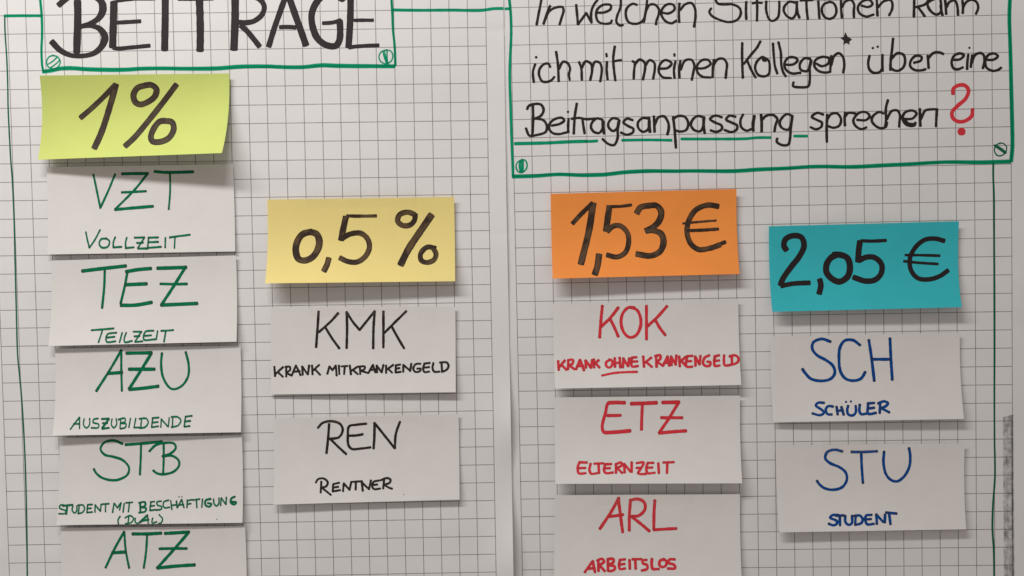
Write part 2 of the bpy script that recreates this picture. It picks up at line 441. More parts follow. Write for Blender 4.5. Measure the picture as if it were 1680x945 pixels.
# ------------------------------------------------------------------ the two flipchart sheets
def bulge_left(x, y):
    t = max(0.0, (x - 770) / 62.0)
    g = 0.0001 + 0.0055 * math.exp(-((y - 700) / 55.0) ** 2) + 0.0085 * math.exp(-((y - 915) / 75.0) ** 2) + 0.0012 * math.exp(-((y - 380) / 200.0) ** 2)
    crease = -0.0007 * math.exp(-((y - 50) / 7.0) ** 2) - 0.0003 * math.exp(-((y - 383) / 6.0) ** 2)
    return min(t, 1.4) ** 2 * g + min(t, 1) * crease + 0.0006 * math.exp(-((x - 2) / 5.0) ** 2)
def bulge_right(x, y):
    t = max(0.0, (880 - x) / 50.0)
    return -0.0003 * min(1, max(0, (870 - x) / 40)) + 0.0007 * min(t, 1) * math.sin(y / 37.0) * math.exp(-((y - 610) / 160.0) ** 2) + 0.0009 * max(0, min(1, (x - 1640) / 40)) * math.sin(y / 60.0)

left = Sheet([(0, -19), (640, 4.5), (945, 15.5)], [(0, 796.7), (315, 801.7), (620, 808), (945, 814)],
             [(-2, -4), (0, 56.5), (2, 117), (4, 178), (7, 269.2), (10, 360), (13, 450), (17, 568.5), (20, 658.4), (24, 776.8), (29, 924)],
             [(0, 45), (2, 105.7), (4, 167.3), (6, 228), (8, 289), (9, 318.6), (12, 408), (15, 496), (18, 585), (20, 644), (24, 762.3), (30, 938.4)],
             0.0009, 2.0, bulge_left)
right = Sheet([(0, 837), (620, 850.5), (945, 857.3)], [(0, 1657), (400, 1660), (945, 1662)],
              [(0, 43.4), (2, 105), (4, 166), (6, 226.8), (8, 287), (10, 347.5), (12, 406.8), (15, 495), (18, 582.7), (20, 642), (22, 700.3), (25, 790), (28, 876.8), (30, 935)],
              [(0, 24.4), (2, 85.7), (4, 146.5), (6, 207.8), (8, 269), (10, 329), (12, 390), (15, 481), (21, 661), (24, 749.6), (27, 838.8), (30, 927)],
              0.0, 6.0, bulge_right)

ls = empty('flipchart_sheet', W3(420, 472, 0), 'squared white flipchart sheet with a big black BEITRÄGE heading in a green box', 'flipchart sheet', 'squared flipchart sheets')
rs = empty('flipchart_sheet', W3(1250, 472, 0), 'squared white flipchart sheet with a handwritten question ending in a red question mark', 'flipchart sheet', 'squared flipchart sheets')
left.build(ls, -2.0, 27.965, -4, 33, M_GRID)
right.build(rs, -1.3, 28.8, -4, 33, M_GRID)

def path(surf, parent, name, mat, wpx, *segs, rough=0.04, double=None, cap=0.6):
    """a drawn line traced through several stretches; double = a second pass of the pen beside the first"""
    P = []
    for ox, oy, s_, t in segs: P += parse(t, ox, oy, s_)
    ink = Ink(surf)
    if double:
        ink.stroke([(x - double[0], y - double[1]) for x, y in P], wpx, wpx, cap, rough)
        ink.stroke([(x + double[0] + 0.25 * math.sin(x / 40 + y / 50), y + double[1] + 0.35 * math.sin(x / 31 + y / 47)) for x, y in P], wpx, wpx, cap, rough)
    else: ink.stroke(P, wpx, wpx, cap, rough)
    return ink.build(name, mat, parent)

# heading of the left sheet
write(left, ls, 'lettering', K_TITLE, 60, 0, 58, 37, '''352,8 355,120 350,300 346,450;
 190,45 235,5 290,-30 380,-45 480,-35 560,20 572,80 540,150 470,200 385,228; 385,225 470,222 545,250 588,320 560,400 490,460 390,482 290,475 200,430 130,358;
 665,20 662,150 658,300 655,405; ~28 640,24 720,6 850,-8 1020,-10; ~36 690,195 780,190 895,183; ~36 660,412 700,418 800,410 975,393;
 ~62 1108,-20 1108,150 1105,300 1103,430; ~28 1220,-6 1360,-6 1520,-10; ~64 1402,-10 1408,150 1410,300 1408,435''', cap=0.45)
write(left, ls, 'lettering', K_TITLE, 360, 0, 60, 38, '''135,-20 135,150 130,300 125,425; ~46 250,-40 340,-10 385,50 370,120 300,180 230,195 165,192; ~48 185,220 240,270 290,330 345,400;
 ~50 562,-10 505,150 470,250 425,400; ~58 605,-10 650,120 700,260 745,388; ~38 520,234 590,232 655,236;
 ~58 880,-30 830,30 795,120 803,230 845,330 920,388 1000,395 1032,350 1040,260 1035,180; ~34 1045,172 980,193 890,200; ~30 1030,-8 1060,3 1085,-20;
 ~58 1130,-20 1128,120 1122,250 1112,405; ~30 1160,175 1240,174 1325,174; ~34 1115,410 1160,402 1270,394 1372,390''', cap=0.45)
path(left, ls, 'frame_line', G_LINE, 2.6, (60, 0, 5.25, '30,-10 43,130 47,300 42,430 48,560 58,618'), double=(0.75, 0))
path(left, ls, 'frame_line', G_LINE, 4.2, (60, 0, 5.25, '55,618 130,608 200,592 290,586 420,595 600,600 760,600 900,592 1100,590 1300,592 1560,588'),
     (360, 0, 5.25, '150,575 250,572 400,572 600,580 720,578 880,562 1000,565 1150,568 1350,570 1510,572'), double=(0, 1.35))
path(left, ls, 'frame_line', G_LINE, 2.9, (360, 0, 5.25, '1482,-10 1490,130 1495,250 1510,400 1516,568'), double=(0.7, 0))
path(left, ls, 'frame_line', G_LINE, 4.9, (0, 0, 3.375, '25,88 100,87 228,87'))
path(left, ls, 'frame_line', G_LINE, 5.0, (360, 0, 3.375, '962,55 1100,57 1283,56 1440,58'), (740, 0, 3.375, '188,55 235,48 286,47'))
path(left, ls, 'frame_line', G_DARK, 2.5, (0, 0, 3.375, '26,90 28,180 36,300 42,440 45,600 52,750'), (0, 240, 2.624, '47,70 52,130 60,300 65,500 70,700 76,900'),
     (0, 550, 2.393, '76,150 85,250 98,480 105,750 107,960'))
write(left, ls, 'screw_drawing', G_LINE, 60, 0, 13, 13, '150,478 110,488 86,530 100,575 145,592 190,570 203,530 180,490 135,476; 100,552 135,530 172,498; 122,582 160,555 198,520')
write(left, ls, 'screw_drawing', G_LINE, 360, 0, 13, 13, '1440,430 1395,445 1374,490 1390,530 1430,548 1475,530 1494,485 1478,442 1432,428; 1408,445 1422,500 1438,540; 1420,440 1432,490 1440,535; 1444,432 1444,500 1454,558')

# question on the right sheet
write(right, rs, 'lettering', K_TEXT, 840, 0, 21, 20, '''255,-12 235,90 212,212; 328,50 300,120 272,205; 285,170 320,98 380,64 435,62 444,90 425,160 410,212;
 /553,42 568,210 640,112 685,195; 685,195 682,110 700,50 735,0; 730,110 800,105 850,75 850,45 790,40 735,80 724,130 742,185 800,205 850,196 860,175;
 938,-10 935,60 905,140 900,190 930,220 956,215; 1076,42 1040,32 990,70 980,130 1005,190 1070,205 1120,185 1135,165;
 1165,-12 1155,80 1135,188; 1150,100 1185,42 1230,40 1265,80 1262,130 1245,175 1240,210;
 1290,108 1350,115 1400,80 1390,42 1340,36 1295,75 1285,120 1320,180 1375,200 1415,178; 1442,30 1438,110 1440,190; 1450,85 1490,38 1545,26 1575,70 1580,150 1568,230''', gap=75)
write(right, rs, 'lettering', K_TEXT, 1080, 0, 21, 20, '''490,-12 510,28 560,38 640,38 700,70 710,120 680,170 610,190 540,175 460,135 440,100 456,72;
 758,15 755,90 758,165; 850,-10 852,80 850,178; 812,28 850,22 892,25; 930,12 930,90 955,165 985,180 1030,150 1042,80 1042,12;
 1180,22 1130,15 1090,50 1080,90 1110,140 1155,158 1185,120 1192,60 1195,15; ~24 1192,40 1200,110 1215,152; 1275,-10 1278,80 1288,165; 1225,4 1275,2 1330,0; 1378,8 1382,80 1388,160;
 1480,15 1425,38 1408,90 1432,145 1480,162 1522,135 1534,80 1510,28 1470,14''', gap=75)
write(right, rs, 'lettering', K_TEXT, 1360, 0, 21, 20, '''104,5 105,80 112,152; 115,60 140,15 190,0 217,40 214,90 215,150; 280,48 340,60 375,35 350,0 290,10 250,60 262,112 320,142 385,125;
 412,-5 415,70 418,135; 425,60 470,12 530,0 547,35 543,80 518,132''', gap=75)
write(right, rs, 'lettering', K_TEXT, 1360, 0, 22, 21, '''735,-12 733,60 732,145; 862,-8 830,35 750,62; 768,62 795,98 825,140; 905,-8 850,28 872,90 925,125 962,105 966,50 960,-5; 962,50 970,100 978,130;
 1000,-5 1006,60 1010,120; 1012,60 1040,15 1085,5 1105,50 1112,128; 1150,5 1155,60 1152,113; 1156,60 1190,12 1245,-2 1278,30 1285,70 1266,120''', gap=75)
write(right, rs, 'lettering', K_TEXT, 840, 0, 21, 20, '''200,552 180,620 188,708; *208,493 12; 330,578 315,550 280,550 240,590 232,640 260,700 300,705 340,690 365,662;
 380,445 395,550 402,700; 405,592 440,532 480,545 500,590 490,640 497,688''', gap=75)
write(right, rs, 'lettering', K_TEXT, 840, 0, 21, 20, '''577,534 595,580 602,688; 598,590 635,528 680,550 690,600 674,690; 690,590 715,532 755,540 772,580 770,640 760,702;
 818,532 815,600 823,685; ~22 812,462 816,486; 885,400 872,500 878,600 890,693; 870,532 900,523 940,518''', gap=75)
write(right, rs, 'lettering', K_TEXT, 840, 0, 21, 20, '''1037,527 1057,540 1052,600 1048,680; 1055,560 1100,512 1142,540 1147,580 1128,685; 1147,570 1185,518 1225,540 1230,590 1215,680;
 1270,592 1340,585 1375,545 1320,517 1278,550 1265,620 1300,665 1370,672; 1408,527 1395,600 1400,672; ~20 1398,465 1400,482; 1450,525 1440,600 1443,670; 1452,600 1490,522 1545,515 1570,560 1562,620 1548,688;
 1590,590 1660,585 1710,550 1690,517 1640,517 1597,560 1597,620 1640,660 1710,667; 1738,515 1730,590 1728,665; 1735,562 1770,512 1820,506 1850,545 1848,600 1840,672''', gap=75)
write(right, rs, 'lettering', K_TEXT, 1080, 0, 21, 21, '''723,370 722,500 728,670; 880,355 850,410 800,470 737,550; 765,520 800,600 838,668; 925,522 905,520 900,490 850,530 834,590 862,645 910,658 950,640 960,580 948,520 900,492;
 988,374 995,480 1005,570 1025,633; 1035,364 1055,450 1060,560 1075,620 1098,658; 1102,557 1160,555 1200,520 1180,497 1120,497 1086,550 1100,600 1150,632 1225,627;
 1310,507 1260,502 1220,550 1227,600 1280,612 1307,570 1318,520; ~26 1315,520 1306,560 1300,590; 1303,590 1305,680 1292,742 1230,752 1160,740 1165,708;
 1360,547 1410,570 1465,545 1470,503 1410,490 1352,520 1345,570 1380,610 1440,625 1480,618; 1490,480 1485,550 1480,620; 1490,560 1515,482 1555,458 1590,490 1602,560 1593,625''', gap=75)
write(right, rs, 'star_drawing', K_TITLE, 1080, 0, 8, 8, '#1612,276 1630,314 1669,338 1645,362 1648,386 1618,370 1593,389 1597,350 1566,325 1598,316; 1612,284 1628,318 1658,340')
write(right, rs, 'lettering', K_TEXT, 1360, 0, 22, 21, '''350,480 338,540 350,600 390,628 440,618 458,590; 462,472 460,540 462,612; *378,414 11; *420,402 11;
 552,332 542,440 532,520 530,602; 540,505 590,457 640,470 656,520 640,580 590,610 540,592 526,560; 732,540 790,522 798,490 750,480 707,520 700,570 740,603 800,605 832,596;
 850,480 855,530 858,586; 855,502 900,456 950,450 985,465''', gap=75)
write(right, rs, 'lettering', K_TEXT, 1360, 0, 22, 21, '''1060,515 1130,510 1162,475 1130,460 1078,480 1056,540 1075,590 1110,597 1155,580; 1200,470 1192,540 1190,595; *1210,412 10;
 1235,475 1228,520 1222,578; 1230,540 1260,472 1310,457 1335,480 1337,540 1325,588; 1352,515 1420,513 1455,482 1420,460 1372,475 1346,520 1356,580 1410,610 1460,600 1483,583''', gap=75)
write(right, rs, 'lettering', K_TEXT, 840, 140, 22, 20, '''180,172 182,300 175,432; 130,205 145,177 200,160 250,167 272,210 250,260 190,290; 190,285 270,300 300,350 290,400 210,428 150,433 120,370;
 342,347 410,332 450,302 430,280 370,290 325,330 320,375 350,410 400,420 470,405; 487,288 483,350 485,405; *482,228 11;
 558,157 540,270 535,350 532,416; 512,288 580,280 640,292 715,286; 607,295 615,350 625,413; 780,297 730,285 690,320 680,360 705,400 750,410 778,375 785,310; ~27 783,310 785,370 793,415;
 915,292 870,282 832,320 832,360 870,393 905,370 918,315; 925,300 910,390 910,450 880,513 830,505 780,462;
 1040,300 990,287 960,320 1000,350 1045,375 1040,405 990,425 938,407; 1175,285 1125,282 1085,320 1090,370 1130,400 1170,380 1182,320 1180,278; ~30 1182,310 1182,350 1188,400;
 1222,267 1225,330 1228,400; 1230,340 1260,277 1310,267 1345,320 1350,370 1338,423; 1388,272 1400,380 1412,537; 1385,292 1430,264 1490,272 1518,330 1500,383 1450,398 1400,385;
 1650,275 1600,264 1560,290 1540,340 1570,385 1620,395 1645,360 1650,290; ~26 1654,275 1650,350 1660,412;
 1808,275 1750,260 1706,290 1750,320 1803,345 1808,375 1760,400 1710,387; 1926,270 1870,262 1845,295 1890,320 1938,345 1935,380 1890,402 1830,384;
 1990,250 1968,300 1975,360 2020,390 2065,375; ~28 2087,264 2076,330 2078,390; ~26 2145,252 2150,320 2150,398; 2150,300 2190,262 2250,256 2285,290 2270,340 2260,398;
 2410,262 2370,247 2325,280 2305,330 2330,370 2380,380 2403,335 2413,265; 2415,262 2400,380 2395,450 2380,508 2330,515 2280,485 2285,457''', gap=75)
write(right, rs, 'lettering', K_TEXT, 1080, 140, 22, 20, '''1422,252 1370,237 1322,270 1370,300 1408,320 1405,355 1360,378 1310,360; 1455,252 1450,370 1452,488; 1457,290 1490,247 1540,242 1574,290 1560,345 1510,365 1460,350;
 1610,235 1605,290 1608,345; 1610,265 1640,237 1710,245; 1712,297 1790,298 1820,265 1790,232 1730,237 1680,300 1700,350 1750,377 1793,362;
 1940,242 1900,230 1846,270 1840,310 1880,355 1920,369 1958,358 1970,320; 1978,127 1960,200 1962,300 1955,350; 1970,290 2010,222 2060,217 2082,260 2078,310 2075,356;
 2120,290 2190,285 2224,240 2190,217 2130,230 2105,270 2112,310 2150,345 2205,345 2214,322; ~34 2112,290 2150,332 2192,340; 2253,202 2255,280 2258,350; 2262,290 2300,217 2350,207 2400,205; 2400,205 2395,290 2392,353''', gap=75)
write(right, rs, 'question_mark', R_INK, 1360, 140, 30, 30, '1068,72 1072,30 1110,2 1168,0 1202,40 1180,110 1110,175 1060,232 1070,285 1120,313 1180,303 1230,262 1237,208; *1142,398 35', cap=0.8)
path(right, rs, 'underline', G_LINE, 5.6, (840, 140, 5.25, '25,502 300,496 500,486 640,482'))
path(right, rs, 'underline', G_LINE, 4.8, (840, 140, 5.25, '635,483 690,482 735,478'))
path(right, rs, 'underline', G_LINE, 4.7, (840, 140, 5.25, '948,473 1150,470 1375,473'))
path(right, rs, 'underline', G_LINE, 4.7, (840, 140, 5.25, '1458,462 1760,462 2010,460 2110,451 2228,450'))
path(right, rs, 'underline', G_LINE, 4.7, (1080, 140, 5.25, '1170,437 1282,437'))
path(right, rs, 'frame_line', G_LINE, 4.6, (740, 0, 3.375, '322,-8 330,70 333,180 325,400 330,600 335,760 342,930 343,978'))
path(right, rs, 'frame_line', G_LINE, 4.0, (840, 140, 5.25, '5,785 200,780 400,768 620,775 800,768 950,750 1150,738 1400,740'), (1080, 140, 5.25, '300,738 650,738 850,725 1100,715 1350,700 1600,702'),
     (1360, 140, 5.25, '250,700 400,692 700,678 1000,662 1300,662 1560,655'), double=(0, 1.2))
path(right, rs, 'frame_line', G_LINE, 4.2, (1360, 0, 5.25, '1560,-10 1555,100 1555,200 1562,400 1568,650'), (1360, 140, 5.25, '1572,100 1576,250 1579,400 1580,520 1570,655'), double=(1.2, 0))
path(right, rs, 'frame_line', G_LINE, 4.6, (840, 0, 5.25, '-58,76 -22,75'))
path(right, rs, 'frame_line', G_DARK, 2.2, (1560, 180, 2.95, '205,258 205,330 209,420 210,600 211,800 211,945'), (1560, 660, 3.316, '237,-300 237,0 238,200 240,400 229,560 226,690 233,800 236,970'), double=(0.45, 0))
write(right, rs, 'screw_drawing', G_LINE, 840, 140, 15, 13, '88,640 50,660 34,700 55,745 85,752 120,725 130,680 112,645 80,638; ~22 70,655 68,700 76,748; ~22 92,645 92,745')
write(right, rs, 'screw_drawing', G_DARK, 1360, 140, 12, 12, '1480,497 1440,515 1425,560 1450,603 1490,603 1525,570 1528,525 1495,498 1465,500; ~28 1436,522 1480,550 1520,580; ~16 1424,516 1435,520')
# rubbed dark stripe along the last column
V, UV, F = [], [], []
ys = [683 + 4 * i for i in range(85)]
for j, y in enumerate(ys):
    for i in range(10):
        x = 1645 + 2.2 * i + (y - 683) * 0.006
        V.append(right.place(x, y + (1.5 - i * 0.55 if j == 0 else 0), 0.00009)); UV.append((i * 2.2, y))
for j in range(len(ys) - 1):
    for i in range(9): a = j * 10 + i; F.append((a, a + 10, a + 11, a + 1))
mesh_obj('rubbed_stripe', V, F, M_SMUDGE, rs, UV)

# ------------------------------------------------------------------ cards
def card(label, mat, corners, lifts, group, power=2.3, bow=0.0, top=0.004, base=0.0015):
    c = Card(*corners, lifts[0] / 1000, lifts[1] / 1000, power, base, bow, top)
    cx = sum(p[0] for p in corners) / 4; cy = sum(p[1] for p in corners) / 4
    r = empty('paper_card', W3(cx, cy, base), label, 'card', group)
    c.build(r, mat)
    return c, r
def tape(surf, root, x0, y0, x1, y1, slope=-0.012, sheet=None):
    """clear tape from the card's face up on to the sheet behind"""
    V, F, UV = [], [], []
    nx, ny = 16, 10
    for j in range(ny + 1):
        for i in range(nx + 1):
            x = lerp(x0, x1, i / nx); y = lerp(y0, y1, j / ny) + slope * (x - x0)
            on = surf.inv(x, y)[1] >= 0.0
            d = (surf.dep(*surf.inv(x, y)) if on else max(sheet.depth(x, y), 0.0) + 0.0022)
            V.append(W3(x, y, d + 0.0009)); UV.append((i / nx, j / ny))
    for j in range(ny):
        for i in range(nx): a = j * (nx + 1) + i; F.append((a, a + nx + 1, a + nx + 2, a + 1))
    mesh_obj('tape_strip', V, F, M_TAPE, root, UV)

GC, GW = 'coloured amount cards', 'white cards taped under the coloured ones'
c, r = card('lime green card reading 1% in black, its bottom curling away from the sheet', M_LIME, ((65, 124), (376, 120.5), (364, 251), (62, 262)), (17, 38), GC, 2.2, 0.0, (0.018, 0.006))
write(c, r, 'lettering', K_LIME, 60, 110, 50, 46, '~46 378,438 480,350 590,245 680,150; ~54 684,150 640,310 560,560 497,700; 940,157 870,180 835,240 850,300 890,322 960,300 1020,250 1032,190 990,155 930,157; ~50 1205,150 1100,290 950,480 840,610 762,682; ~52 1090,463 1165,475 1182,530 1145,605 1075,642 1000,640 985,600 1010,530 1060,470 1110,462', cap=0.4, rough=0.07)
c, r = card('white card lettered VZT and VOLLZEIT in green, in the shadow right under the lime card', M_WHITE, ((76, 274), (382, 269), (385.8, 412.4), (77.5, 417.5)), (6, 4.5), GW)
write(c, r, 'lettering', G_CARD, 70, 260, 17, 26, '437,137 465,270 497,428; 625,134 560,290 497,425; 685,132 780,130 905,130; ~20 903,132 800,260 625,438; 625,440 780,426 950,412; ~22 682,292 780,288 890,282; 965,112 1060,120 1295,115; 1097,125 1098,280 1086,438')
write(c, r, 'lettering', G_CARD, 70, 260, 15, 20, '372,632 385,700 402,768; 495,614 450,700 402,770; 550,690 505,695 487,735 510,767 560,760 576,715 545,685; 625,677 610,720 608,760; 608,766 680,761; 725,680 715,720 715,768; 715,772 785,765; 792,682 876,680; 876,684 820,770; 820,776 905,775; 812,728 865,725; 912,687 905,768; 910,682 995,680; 908,722 995,718; 906,770 1020,761; 1058,682 1055,768; 1095,680 1180,668 1268,657; 1140,677 1135,773')
c, r = card('white card lettered TEZ and TEILZEIT in green', M_WHITE, ((84.3, 427.5), (387, 419), (388, 560.5), (79.5, 567.7)), (11, 10), GW)
write(c, r, 'lettering', G_CARD, 70, 410, 21, 31, '342,182 520,160 716,138; 535,180 530,320 512,500; 932,160 820,170 720,187; 730,190 710,300 672,460; 675,477 800,475 938,452; 715,300 895,292; 990,158 1100,155 1235,150; ~27 1228,152 1130,310 1022,475; 1022,475 1180,468 1330,461; ~24 1015,292 1130,295 1242,293')
write(c, r, 'lettering', G_CARD, 70, 410, 15, 19, '420,692 510,685 612,676; 515,690 500,740 480,798; 635,713 560,726 545,768 555,793 628,787; 555,755 620,748; 685,713 662,798; 720,712 702,770 708,795 770,784; 782,704 852,705; 850,706 795,790; 797,793 860,787; 790,745 835,742; 955,696 885,705 872,772 965,770; 880,740 935,735; 990,697 978,773; 1020,697 1070,695 1125,690; 1060,705 1045,792')
c, r = card('white card lettered AZU and AUSZUBILDENDE in green', M_WHITE, ((90, 572), (394.5, 567), (395.2, 709), (86.3, 714.7)), (14, 9), GW)
write(c, r, 'lettering', G_CARD, 80, 560, 19, 30, '625,77 530,240 410,428; 625,77 625,240 630,428; 510,277 630,268; 670,102 780,100 885,98; ~27 883,105 800,240 692,410; 695,414 800,405 943,387; 692,240 910,240; ~21 975,102 968,200 985,310 1040,398 1080,412 1150,380 1200,300 1205,200 1180,92')
write(c, r, 'lettering', G_CARD, 80, 560, 13, 18, '265,654 225,705 186,758; 265,654 265,753; 215,712 265,710; 305,665 300,720 325,746 350,720 352,663; 425,664 387,673 382,698 430,715 425,743 367,745; ~20 457,669 518,666; ~20 518,668 460,748; ~20 462,752 518,745; 465,705 505,705; 545,668 540,720 560,744 585,715 580,666; 620,666 614,750; 600,674 655,663 658,690 620,705; 620,705 665,712 660,740 617,753; 705,661 690,742; 750,661 735,740; 735,742 780,742; 800,666 792,745; 780,667 840,665 857,700 830,738 785,748; 895,666 886,740; 892,661 948,656; 890,700 940,695; 887,740 943,731; 970,667 965,740; 970,670 1028,736; 1030,736 1038,657; 1068,656 1065,735; 1057,651 1110,651 1138,680 1115,723 1057,740; 1178,647 1167,735; 1180,648 1233,641; 1170,690 1220,685; 1168,735 1215,729')
c, r = card('white card lettered STB and STUDENT MIT BESCHÄFTIGUNG (DUAL) in green', M_WHITE, ((96.8, 718.5), (397, 714), (397.7, 857.7), (92.4, 861.5)), (10, 9), GW)
write(c, r, 'lettering', G_CARD, 80, 700, 19, 22, '635,147 560,119 480,136 446,190 480,240 560,260 640,290 690,350 680,410 610,453 530,460 450,435 405,395 388,364; ~25 662,155 800,145 973,129; 795,150 792,280 785,413; 990,150 990,280 985,405; 867,212 920,160 1000,140 1080,146 1094,185 1050,230 980,255; 985,255 1060,250 1118,290 1120,340 1070,390 980,410 930,400 900,377')
write(c, r, 'lettering', G_CARD, 80, 700, 14, 17, '150,680 102,676 92,700 145,725 143,746 87,750; ~19 122,682 205,673; ~20 160,682 150,753; 208,680 202,720 220,743 240,728 242,681; 262,679 256,747; 252,676 295,676 309,705 290,738 252,749; 335,676 329,740; 335,672 375,670; 330,705 365,702; 330,740 375,735; 400,671 398,737; 400,675 445,728; 445,730 452,667; 460,668 518,663; 490,668 488,733; 562,660 550,740; 565,660 590,698; 590,700 623,656; 622,656 610,718; 650,661 640,737; 665,656 722,651; 695,656 686,733; ~18 787,656 790,738; ~18 777,656 828,650 830,680 790,695; ~18 790,695 838,702 830,730 777,741; 880,650 871,722; 875,649 910,645; 872,685 910,680; 872,722 920,715; 970,641 932,650 937,675 973,690 968,710 927,718; 1032,633 995,645 985,672 998,698 1040,694; 1050,636 1060,713; 1100,640 1105,698; 1060,678 1100,672; 1145,627 1107,698; 1145,627 1165,698; 1120,675 1160,670; *1123,604 6; *1147,604 6; 1195,640 1190,698; 1190,636 1235,629; 1192,668 1225,662; 1242,632 1300,623; 1272,632 1276,698; 1325,622 1318,695; ~19 1395,621 1352,635 1350,675 1385,688 1400,665 1370,658; 1420,622 1425,665 1445,683 1465,660 1465,614; 1486,612 1480,680; 1486,614 1525,668; 1526,670 1530,607; ~19 1603,602 1572,620 1568,655 1600,670 1614,650 1580,648')
write(c, r, 'lettering', G_CARD, 80, 700, 14, 16, '615,772 598,800 600,838; 690,777 682,836; 657,785 700,766 730,790 710,825 662,836; 745,787 745,820 765,834 790,815; ~20 850,762 810,800 785,825; 850,762 858,832; ~20 802,812 860,800; 895,787 890,828 930,820; 950,757 980,795 970,825 948,836; *1448,798 5')
c, r = card('white card lettered ATZ in green, lowest of its column and cut off below', M_WHITE, ((99.5, 866), (402, 863), (404.5, 1008), (97, 1012)), (9, 9), GW)
write(c, r, 'lettering', G_CARD, 90, 765, 20, 31, '598,562 520,700 437,873; 598,562 610,720 640,876; 495,745 610,738; 670,582 800,582 915,576; 795,590 785,740 766,876; 950,578 1060,572 1155,566; ~26 1150,572 1040,700 882,876; 884,876 1040,860 1203,849; ~25 902,710 1020,708 1135,708')
c, r = card('yellow card reading 0,5 % in black brush marker', M_YELLOW, ((438.6, 327.5), (745, 323), (746.6, 461.4), (434.8, 464.9)), (21, 15), GC, 2.6, top=0.006)
write(c, r, 'lettering', K_BRUSH, 430, 310, 54, 50, '430,367 350,390 305,450 290,530 312,600 360,617 430,590 480,520 493,450 470,390 410,368; ~50 575,595 560,650 532,708; ~28 728,232 850,234 985,232; ~54 722,240 702,330 680,440; ~46 690,425 760,388 850,382 908,430 925,500 890,580 820,628 740,625 668,592; ~46 1318,220 1250,200 1185,222 1168,275 1205,312 1270,312 1312,270 1318,215; ~60 1460,222 1380,340 1260,520 1192,655; ~44 1495,510 1420,502 1365,560 1372,615 1420,633 1480,610 1498,560 1470,505', cap=0.35, rough=0.09)
tape(c, r, 501, 309.5, 684, 340, sheet=left)
c, r = card('white card lettered KMK and KRANK MIT KRANKENGELD in black', M_WHITE, ((443.3, 504.4), (747, 503), (747.7, 643.4), (444.3, 647.2)), (4, 8), GW)
write(c, r, 'lettering', K_TEXT, 430, 480, 22, 20, '487,162 478,300 465,470; 655,177 600,240 490,340; 545,300 600,390 665,480; 728,167 732,300 728,478; 728,167 780,250 840,322; /840,322 970,160; 970,160 960,300 957,480; 1045,162 1045,300 1045,473; 1242,160 1150,250 1055,345; 1115,290 1170,390 1223,480')
write(c, r, 'lettering', K_TEXT, 430, 480, 20, 19, '''106,637 112,720; 180,642 115,702; 135,685 180,726; 207,645 208,725; 200,640 240,640 240,668 205,688; 207,690 255,716; 255,713 292,627; 292,627 332,713; 270,682 325,676; 345,635 350,708; 345,635 393,705; 395,705 405,627; 430,627 435,705; 492,622 435,675; 455,660 500,708;
 580,635 562,700; 580,635 605,668; 605,670 635,627; 635,627 642,715; 662,627 665,703; 682,636 735,632; 712,637 706,703; 755,627 765,705; 825,637 765,675; 780,665 825,703; 842,637 845,703; 835,637 885,637 880,660 845,675; 845,672 915,693; 915,693 955,622; 955,622 975,688; 925,670 975,660; 987,627 990,688; 987,627 1030,688; 1030,688 1045,622; 1068,627 1068,693; 1130,622 1070,665; 1085,655 1120,690;
 1152,627 1150,688; 1150,626 1190,619; 1150,655 1185,650; 1150,688 1195,682; 1217,622 1215,683; 1217,622 1275,673; 1275,676 1285,612; 1365,612 1322,617 1302,655 1320,683 1360,675 1365,655 1335,655; 1400,610 1387,650 1397,683 1440,680; 1395,611 1445,605; 1390,647 1440,641; 1475,606 1468,650 1482,680 1530,680; 1545,606 1550,683; 1530,602 1590,602 1606,630 1590,663 1547,683''')
tape(c, r, 506, 489, 668, 519, sheet=left)
c, r = card('white card lettered REN and RENTNER in black', M_WHITE, ((448.6, 686.3), (752.4, 679), (754, 819.6), (448.6, 828)), (8, 7), GW)
write(c, r, 'lettering', K_TEXT, 440, 660, 22, 21, '525,187 515,320 502,438; 428,220 470,177 550,163 620,187 642,240 610,300 525,315; 532,312 600,380 672,446; 845,184 760,193 697,207 686,280 692,370 720,401 800,398 882,388; 697,288 760,285 815,275; 915,177 915,280 908,398; /915,177 1090,396; 1090,396 1100,270 1135,167')
write(c, r, 'lettering', K_TEXT, 440, 660, 19, 18, '458,682 452,778; 410,692 430,662 480,657 513,690 500,723 460,735; 465,737 540,798; /560,707 556,768 620,756; 562,704 612,693; 558,735 605,727; 650,705 645,766; 650,697 700,753; 700,755 716,687; 715,686 810,679; 755,687 753,753; 805,682 815,763; 803,687 868,748; 868,748 885,672; 955,673 907,686 897,730 915,748 965,742; 902,712 940,708; 998,667 990,743; 968,672 1020,652 1053,665 1048,690 1000,710; 1000,710 1040,735 1068,744; *1168,793 4')
tape(c, r, 533, 671, 686, 695, sheet=left)
c, r = card('orange card reading 1,53 € in black brush marker', M_ORANGE, ((903.4, 318), (1208.2, 310), (1213.3, 449.5), (906.7, 457.1)), (18, 13), GC, 2.6, top=0.006)
write(c, r, 'lettering', K_BRUSH, 900, 300, 50, 46, '~40 205,352 270,280 380,172; ~58 383,175 350,400 278,700; ~56 435,615 420,720 398,790; ~28 515,205 620,202 715,190; ~54 525,200 510,300 495,415; ~44 505,420 560,372 620,372 678,430 690,510 660,600 590,638 500,620; 758,262 792,212 860,197 930,197 970,250 950,330 890,388 835,415; 840,412 900,410 970,440 990,510 960,590 880,628 755,612; ~46 1465,203 1370,192 1270,232 1210,320 1192,420 1222,520 1290,573 1390,563 1480,532; ~34 1470,530 1525,508; ~20 1155,350 1300,336 1445,324; ~28 1180,412 1300,408 1465,398', cap=0.3, rough=0.10)
c, r = card('white card lettered KOK and KRANK OHNE KRANKENGELD in red', M_WHITE, ((907, 498), (1211.4, 490.6), (1216.2, 631.5), (910.5, 637.6)), (12, 11), GW)
